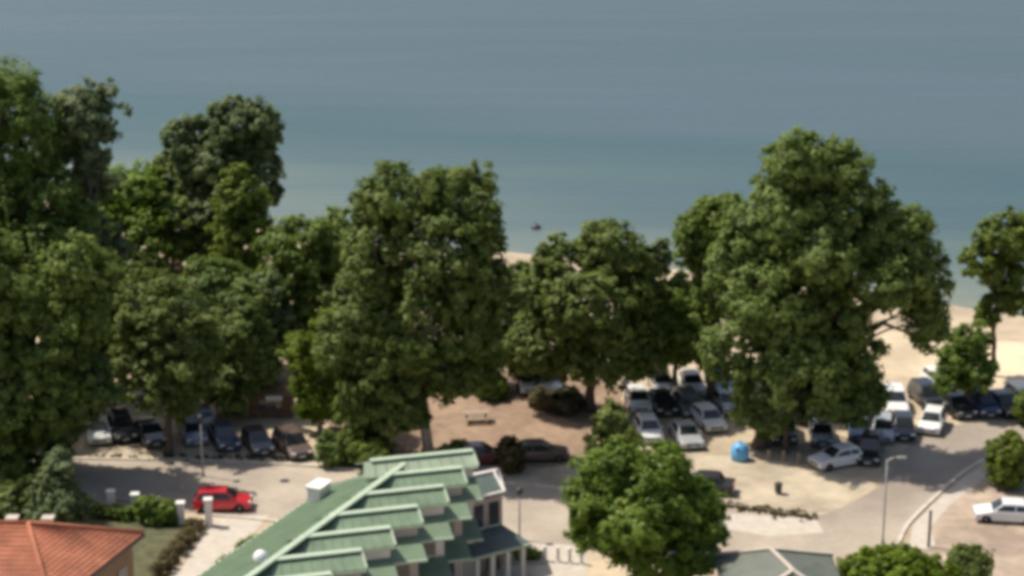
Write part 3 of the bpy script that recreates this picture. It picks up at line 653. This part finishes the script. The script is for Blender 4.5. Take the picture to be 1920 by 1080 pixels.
# ------------------------------------------------------------------ green roofed building
def green_building():
    zr, ze = 8.5, 5.0
    R0 = G(758, 872, zr); org = Vector((R0.x, R0.y, 0))
    root = empty('green_roofed_building', org, label='large building with green metal roof and stepped gabled bays', cat='building')
    md = Vector((-.40, -.916, 0)).normalized(); ld = Vector((md.y, -md.x, 0))   # ld points left
    u = Vector((math.cos(R(16)), math.sin(R(16)), 0)); fr = Vector((u.y, -u.x, 0))
    Z = lambda z: Vector((0, 0, z))
    LEN = 27.0; HW = 7.0
    A, B = Z(zr), md*LEN + Z(zr); C, D = ld*HW + md*LEN + Z(ze), ld*HW - md*2.6 + Z(ze)
    roof = MB().slab([A, D, C, B], .14).build('roof', 'roof_green', root)
    # standing seams on the left slope
    n = 44
    for i in range(1, n):
        t = i/n; p, q = A.lerp(B, t), D.lerp(C, t)
        MB().beam(p + Z(.03), q + Z(.03), .035, .06).build('seam', 'roof_green', roof)
    MB().beam(A + Z(.09) - md*.1, B + Z(.09), .42, .14).build('ridge_cap', 'roof_cap', roof, bevel=.03)
    MB().beam(A + Z(.06), D + Z(.06), .30, .14).build('barge_board', 'roof_cap', root)
    MB().beam(D - Z(.12), C - Z(.12), .24, .18).build('gutter', 'roof_cap', root)
    MB().slab([ld*(HW-.7) - md*1.8 + Z(ze-.1), ld*(HW-.7) + md*LEN + Z(ze-.1), md*LEN + Z(ze-.1), Z(ze-.1)], ze-.1).build('wall', 'white_wall', root)
    MB().slab([Z(ze-.1) - md*.1, ld*(HW-.7) - md*1.8 + Z(ze-.1), Z(zr-.25) - md*.05], .12).build('gable_wall', 'white_wall', root)
    # bays: each a little gable with ridge along u, stepping back toward the camera
    sp = 3.5; pw = sp*abs(md.dot(fr))*.5; kx = Vector((0, 0, 0))
    for k in range(-1, 7):
        st = md*(sp*k + 1.9) - (u*2.6 if k < 0 else u*0)
        Lk = 4.6 if k > 0 else (4.2 if k == 0 else 6.0)
        zk = zr-.02; zv = zk-.52
        a, b = st + Z(zk), st + u*Lk + Z(zk)
        half = fr*pw
        f0, f1 = st + half - u*1.0 + Z(zv), st + half + u*(Lk+.25) + Z(zv); g0, g1 = st - half - u*1.0 + Z(zv), st - half + u*(Lk+.25) + Z(zv)
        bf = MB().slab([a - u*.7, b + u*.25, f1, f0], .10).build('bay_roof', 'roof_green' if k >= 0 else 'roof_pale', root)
        bb = MB().slab([a - u*.7, b + u*.25, g1, g0], .10).build('bay_roof', 'roof_green', root)
        for i in range(1, 10):
            t = i/10; MB().beam((a-u*.7).lerp(b, t)+Z(.03), f0.lerp(f1, t)+Z(.03), .03, .05).build('seam', 'roof_green', bf)
        MB().beam(a + Z(.07) - u*.3, b + Z(.07) + u*.3, .48, .12).build('ridge_cap', 'roof_cap', root, bevel=.03)
        MB().beam(b + u*.28 + Z(.02), f1 + u*.03 + Z(.02), .09, .22).build('barge_board', 'roof_cap', root)
        MB().beam(f0 - Z(.12), f1 - Z(.12), .14, .12).build('gutter', 'roof_cap', root)
        # bay walls
        w0 = [st + half*.86 - u*.5, st + half*.86 + u*Lk, st - half*.86 + u*Lk, st - half*.86 - u*.5]
        MB().slab([p + Z(zv-.06) for p in w0], zv-.06).build('bay_wall', 'white_wall' if k % 2 else 'pink_wall', root)
        MB().slab([st + half*.84 + u*Lk + Z(zv-.07), st - half*.84 + u*Lk + Z(zv-.07), st + u*Lk + Z(zk-.16)], .1).build('gable_wall', 'white_wall', root)
        cp = st + half*.86 + u*(Lk-2.5)
        for zt in (zv-.75, zv-3.4):
            MB().slab([cp + Z(zt), cp + u*2.62 + Z(zt), cp + u*2.62 + fr*1.9 + Z(zt-.8), cp + fr*1.9 + Z(zt-.8)], .08).build('canopy', 'roof_green', root)
            MB().beam(cp + fr*1.92 + Z(zt-.79), cp + u*2.62 + fr*1.92 + Z(zt-.79), .12, .14).build('canopy_edge', 'roof_cap', root)
        # window and balcony on the exposed stretch of each bay's front
        c = st + half*.86 + u*(Lk-1.15); rz = math.atan2(u.y, u.x)
        for z in (zv-2.5, zv-5.4):
            wn = MB().box(tuple(c + fr*.02 + Z(z)), (1.25, .08, 1.5), rz).build('window', 'window_glass', root)
            MB().box(tuple(c + fr*.05 + Z(z-.82)), (1.45, .16, .08), rz).build('sill', 'white_wall', wn)
    # lower wing to the right
    zw = 5.2
    w = [G(842, 902, zw), G(930, 884, zw), G(942, 922, zw), G(850, 944, zw)]; w = [Vector((p.x, p.y, 0)) - org for p in w]
    rc = sum(w, Vector())/4
    MB().slab([p + Z(zw-.2) for p in w], zw-.2).build('wing_wall', 'pink_wall', root)
    apex = [w[0].lerp(w[3], .5) + Z(zw+.75), w[1].lerp(w[2], .5) + (w[0]-w[1])*.12 + Z(zw+.75)]
    ov = [rc + (p-rc)*1.07 + Z(zw) for p in w]
    wr = MB().slab([ov[3], ov[2], apex[1], apex[0]], .1).build('wing_roof', 'roof_teal', root)
    MB().slab([ov[0], ov[1], apex[1], apex[0]], .1).build('wing_roof', 'roof_teal', root)
    MB().slab([ov[1], ov[2], apex[1]], .1).build('wing_roof', 'roof_teal', root)
    for p, q in ((ov[0], ov[1]), (ov[1], ov[2]), (ov[2], ov[3]), (apex[0], apex[1]), (ov[2], apex[1]), (ov[1], apex[1])):
        MB().beam(p + Z(.05), q + Z(.05), .14, .14).build('edge_trim', 'white_wall', root)
    fd = (w[2]-w[3]).normalized(); fn = Vector((fd.y, -fd.x, 0)); rz = math.atan2(fd.y, fd.x); WL = (w[2]-w[3]).length
    for i in range(3):
        p = w[3] + fd*(WL*(.18+.32*i)) + fn*.03
        wn = MB().box(tuple(p + Z(3.9)), (.72, .08, 1.5), rz).build('window', 'window_glass', root)
        MB().box(tuple(p + fn*.04 + Z(3.08)), (.86, .14, .08), rz).build('sill', 'white_wall', wn)
    # porch: lean-to roof on white columns with a dark doorway behind
    p0, p1 = w[3] + fn*.05, w[2] + fn*.05
    MB().slab([p0 + Z(2.95), p1 + Z(2.95), p1 + fn*2.6 + fd*.5 + Z(2.45), p0 + fn*2.6 - fd*.5 + Z(2.45)], .12).build('porch_roof', 'roof_teal', root)
    MB().beam(p0 + fn*2.62 - fd*.5 + Z(2.40), p1 + fn*2.62 + fd*.5 + Z(2.40), .12, .18).build('porch_fascia', 'roof_cap', root)
    for i in range(4):
        q = p0.lerp(p1, .06+i*.31) + fn*2.35
        co = MB().box(tuple(q + Z(1.16)), (.30, .30, 2.32), rz).build('column', 'white_wall', root, bevel=.02)
        MB().box(tuple(q + Z(.1)), (.42, .42, .2), rz).build('plinth', 'white_wall', co)
    MB().box(tuple(p0.lerp(p1, .8) + fn*.02 + Z(1.05)), (1.0, .08, 2.1), rz).build('door', 'wood', root)
    # rooftop pieces on the left slope
    q = A.lerp(B, .30).lerp(D.lerp(C, .30), .0)
    d0 = A.lerp(B, .60).lerp(D.lerp(C, .60), .10)
    dish = MB().lathe([(.10, -.2), (.12, .15), (.34, .2), (.52, .42), (.56, .65), (.46, .92), (.25, 1.1), (.05, 1.15)], 16).build('roof_vent_dome', 'white_metal', root, True); dish.location = d0; dish.scale = (.78, .78, .78)
    d1 = A.lerp(B, .10).lerp(D.lerp(C, .10), .80)
    MB().box(tuple(d1 + Z(.42)), (1.5, .9, 1.0), math.atan2(md.y, md.x)).build('chimney', 'white_wall', root, bevel=.03)
    MB().box(tuple(d1 + Z(.97)), (1.7, 1.1, .1), math.atan2(md.y, md.x)).build('chimney_cap', 'white_wall', root)
    return root
green_building()

# ------------------------------------------------------------------ small pyramid roofed house, bottom right of centre
def small_house():
    ze, zr = 2.8, 4.3
    a = G(1445, 1030, zr); org = Vector((a.x, a.y, 0))
    root = empty('small_house', org, label='small house with grey green hip roof at the bottom edge', cat='house')
    c = [Vector((x, y, ze)) for x, y in ((-3.2, 2.6), (4.2, 2.6), (4.2, -6), (-3.2, -6))]; r1, r2 = Vector((0, 0, zr)), Vector((.9, -3.2, zr))
    for q in ((c[0], c[1], r1), (c[1], c[2], r2, r1), (c[2], c[3], r2), (c[3], c[0], r1, r2)): MB().slab(list(q), .1).build('roof_slope', 'roof_grey', root)
    for p, q in ((c[0], r1), (c[1], r1), (c[2], r2), (c[3], r2), (r1, r2)): MB().beam(p+Vector((0, 0, .06)), q+Vector((0, 0, .06)), .28, .12).build('ridge_cap', 'concrete', root, bevel=.02)
    MB().slab([Vector((x, y, ze-.1)) for x, y in ((-2.7, 2.1), (3.7, 2.1), (3.7, -5.5), (-2.7, -5.5))], ze-.1).build('wall', 'white_wall', root)
    for y in (0, -3): MB().box((-2.72, y, 1.5), (.08, 1.1, 1.1)).build('window', 'window_glass', root)
small_house()

# ------------------------------------------------------------------ beach bar, awnings, kiosk
def beach_bar():
    b = G(385, 590); root = empty('beach_house', b, label='white beach house with orange tiled roof glimpsed among left trees', cat='house')
    MB().box((0, 0, 1.6), (9, 5, 3.2)).build('wall', 'white_wall', root)
    m = MB(); m.slab([(-5, -3, 3.1), (5, -3, 3.1), (5, 0, 4.6), (-5, 0, 4.6)], .12); m.slab([(-5, 3, 3.1), (5, 3, 3.1), (5, 0, 4.6), (-5, 0, 4.6)], .12)
    rf = m.build('roof', 'terracotta_dark', root); t = MB(); rnd = random.Random(3)
    roof_tiles(t, (-5, -3, 3.1), (5, -3, 3.1), (5, 0, 4.6), (-5, 0, 4.6), 36, 9, rnd)
    tag(t.build('roof_tile', 'terracotta', rf), kind='stuff')
    MB().tube([(-5, 0, 4.68), (5, 0, 4.68)], .14, 8).build('ridge_cap', 'terracotta', rf)
    MB().box((-2.5, 0, 5.0), (.8, .8, 1.6)).build('chimney', 'white_wall', root)
    for x in (-3, 0, 3): MB().box((x, -2.52, 1.5), (1.4, .1, 1.3)).build('window', 'window_glass', root)
beach_bar()
def parasol(px, py, label):
    b = G(px, py); root = empty('beach_parasol', b, label=label, cat='parasol', group='cream parasols among the trees')
    MB().tube([(0, 0, 0), (0, 0, 2.9)], .035, 8).build('pole', 'wood_pale', root)
    MB().lathe([(1.75, 2.2), (1.78, 2.25), (1.2, 2.55), (.5, 2.85), (.05, 3.0)], 8).build('canopy', 'cream_cloth', root)
    MB().lathe([(.35, 0), (.35, .12), (.1, .18)], 12).build('foot', 'concrete', root)
parasol(244, 560, 'cream parasol in the gap left of the beach house')
parasol(340, 565, 'cream parasol in front of the beach house wall')
def kiosk():
    b = G(510, 775); root = empty('wooden_kiosk', b, label='brown wooden kiosk with a pale sign left of central tree', cat='kiosk')
    MB().box((0, 0, 1.0), (3.4, 2.2, 2.0)).build('wall', 'wood', root)
    MB().slab([(-2.1, -1.6, 2.0), (2.1, -1.6, 2.0), (2.1, 0, 2.7), (-2.1, 0, 2.7)], .1).build('roof_slope', 'wood', root)
    MB().slab([(-2.1, 1.6, 2.0), (2.1, 1.6, 2.0), (2.1, 0, 2.7), (-2.1, 0, 2.7)], .1).build('roof_slope', 'wood', root)
    MB().box((.4, -1.62, 1.82), (1.3, .06, .34)).build('sign_board', 'white_wall', root)
    MB().box((0, -1.14, 1.15), (1.8, .1, .9)).build('hatch', 'window_glass', root)
kiosk()

# ------------------------------------------------------------------ street furniture
def lamp_post(label, px, py, h, heads, top='white_metal', pole='grey_metal', name='street_lamp'):
    b = G(px, py); root = empty(name, b, label=label, cat='lamp post')
    MB().tube([(0, 0, 0), (0, 0, .5), (0, 0, h)], [.085, .07, .05], 10).build('pole', pole, root, True)
    MB().lathe([(.16, 0), (.16, .05), (.1, .3)], 12).build('base', pole, root)
    for s in heads:
        MB().tube([(0, 0, h-.1), (s*.35, 0, h+.12), (s*.7, 0, h+.15)], .03, 6).build('arm', pole, root)
        MB().box((s*.95, 0, h+.13), (.62, .3, .14)).build('lamp_head', top, root, bevel=.04)
    if not heads: MB().lathe([(.06, h-.05), (.20, h+.1), (.26, h+.32), (.16, h+.5), (.03, h+.55)], 12).build('lamp_head', top, root, True)
    return root
lamp_post('thin lamp post on the road edge before the parked car row', 381, 893, 4.2, (), 'dark_metal')
lamp_post('lamp post with dark head beside the green roofed building', 974, 1012, 3.2, (), 'dark_metal')
lamp_post('tall slim lamp post in the middle of the sunlit junction', 1655, 1020, 6.0, (1,), 'grey_metal')
lamp_post('double headed white lamp post at the foot of the leafy foreground tree', 1288, 1128, 3.2, (-1, 1))
lamp_post('white globe lamp post under the medium green tree', 1172, 790, 3.0, ())
def post(label, px, py, h, m, wd=.16):
    b = G(px, py); root = empty('marker_post', b, label=label, cat='post')
    MB().tube([(0, 0, 0), (0, 0, h)], [wd/2, wd/2*.9], 10).build('shaft', m, root)
    MB().lathe([(wd*.62, h), (wd*.62, h+.06), (wd*.2, h+.14)], 10).build('cap', m, root)
post('dark green post at the tip of the paved terrace', 1741, 1026, 2.5, 'dark_metal', .2)
def bollard(px, py, label, group, h=.95, m='white_wall'):
    b = G(px, py); root = empty('bollard', b, label=label, cat='bollard', group=group)
    MB().lathe([(.13, 0), (.12, h*.85), (.15, h*.86), (.15, h*.93), (.06, h)], 12).build('shaft', m, root)
    MB().lathe([(.2, 0), (.2, .06), (.13, .08)], 12).build('foot', m, root)
for i, x in enumerate((1022, 1046, 1068, 1090)): bollard(x, 1052+i*2, ('first', 'second', 'third', 'fourth')[i]+' white bollard from the hedge bed along the forecourt edge', 'white bollards by the forecourt', 1.1)
for i, (x, y) in enumerate(((1441, 862), (1469, 864), (1497, 868), (1524, 872))): bollard(x, y, ('first', 'second', 'third', 'fourth')[i]+' pale wooden bollard right of the blue container', 'pale bollards at the shadow edge', .8, 'wood_pale')
def container():
    b = G(1387, 862); root = empty('igloo_container', b, label='rounded blue recycling container on the sunlit verge', cat='container')
    root.scale = (.84, .84, .86)
    MB().lathe([(.62, 0), (.78, .1), (.84, .5), (.80, .95), (.66, 1.3), (.42, 1.52), (.14, 1.6)], 20).build('shell', 'blue_plastic', root, True)
    MB().tube([(-.30, -.72, 1.14), (-.28, -.60, 1.14)], .13, 12).build('slot', 'rubber', root)
    MB().lathe([(.1, 1.58), (.1, 1.72), (.03, 1.76)], 10).build('lifting_knob', 'grey_metal', root)
    MB().lathe([(.66, -.0), (.68, .07), (.6, .09)], 20).build('base_ring', 'grey_metal', root)
container()
def litter_bin():
    b = G(1459, 926); root = empty('litter_bin', b, label='small dark litter bin alone on the pale verge', cat='bin')
    MB().lathe([(.20, .12), (.25, .16), (.28, .75), (.25, .78)], 14).build('bucket', 'dark_metal', root, True)
    MB().tube([(.0, .3, 0), (0, .3, .85)], .035, 8).build('post', 'dark_metal', root)
    MB().lathe([(.3, .78), (.3, .81), (.1, .88)], 14).build('lid', 'dark_metal', root)
litter_bin()
def manhole():
    b = G(534, 902); o = MB().lathe([(.36, 0), (.36, .02), (.33, .025)], 18).build('manhole_cover', 'dark_metal'); o.location = (b.x, b.y, .013)
    tag(o, 'dark round manhole cover on the sunlit road', 'manhole cover')
manhole()
def picnic():
    b = G(893, 790); root = empty('picnic_table', b, R(8), label='pale picnic table with benches on bare earth right of central trunk', cat='picnic table')
    for i in range(5): MB().box((0, -.34+i*.17, .75), (2.2, .15, .05)).build('plank', 'wood_pale', root)
    for s in (-1, 1):
        MB().box((0, s*.78, .45), (2.2, .3, .05)).build('bench', 'wood_pale', root)
        MB().box((s*.75, 0, .40), (.08, 1.7, .08)).build('crossbar', 'wood_pale', root)
        for t in (-1, 1): MB().beam((s*.75, t*.7, 0), (s*.75, t*.25, .73), .08, .08).build('leg', 'wood_pale', root)
picnic()
def buoy():
    b = G(1005, 428, -.3); o = empty('buoy', (b.x, b.y, -.45), label='small dark buoy floating on the lake', cat='buoy')
    MB().lathe([(.2, 0), (.5, .15), (.55, .35), (.4, .5), (.12, .6)], 16).build('float', 'dark_metal', o, True)
    MB().tube([(0, 0, .55), (0, 0, .85)], .05, 8).build('mast', 'dark_metal', o)
buoy()
def gate_pillar(px, py, label, h=1.6):
    b = G(px, py); root = empty('gate_pillar', b, R(6), label=label, cat='pillar', group='white gate pillars')
    MB().box((0, 0, h/2), (.48, .48, h)).build('shaft', 'white_wall', root, bevel=.02)
    MB().box((0, 0, h+.05), (.62, .62, .1)).build('cap', 'white_wall', root, bevel=.02)
for px, py, lab, h in ((210, 965, 'white pillar, leftmost, wide and in shade by the garden', 1.7), (255, 968, 'white pillar second from left, shaded by the garden', 1.6), (340, 982, 'white pillar left of the red car, at the driveway', 1.5), (392, 986, 'sunlit white pillar at the driveway just below the red car', 1.9)): gate_pillar(px, py, lab, h)
def railing(a, b, label):
    p, q = G(*a), G(*b); c = (p+q)/2; d = q-p; L = d.length; root = empty('railing', c, math.atan2(d.y, d.x), label=label, cat='railing')
    for z in (.25, 1.05): MB().box((0, 0, z), (L, .04, .05)).build('rail', 'dark_metal', root)
    n = int(L/.16)
    for i in range(n+1): MB().box((-L/2+i*L/n, 0, .56), (.025, .025, 1.12)).build('baluster', 'dark_metal', root)
railing((220, 965), (246, 967), 'dark railing between the two shaded pillars')
railing((265, 969), (332, 981), 'dark railing between the second and third white pillars')
def bed_kerb():
    b = G(984, 1048); root = empty('planting_bed_kerb', b, label='white kerb framing the clipped hedge beside the columns', cat='kerb')
    for c, d in (((0, .85, .1), (2.7, .15, .2)), ((0, -.85, .1), (2.7, .15, .2)), ((-1.28, 0, .1), (.14, 1.55, .2)), ((1.28, 0, .1), (.14, 1.55, .2))): MB().box(c, d).build('kerbstone', 'concrete', root)
bed_kerb()
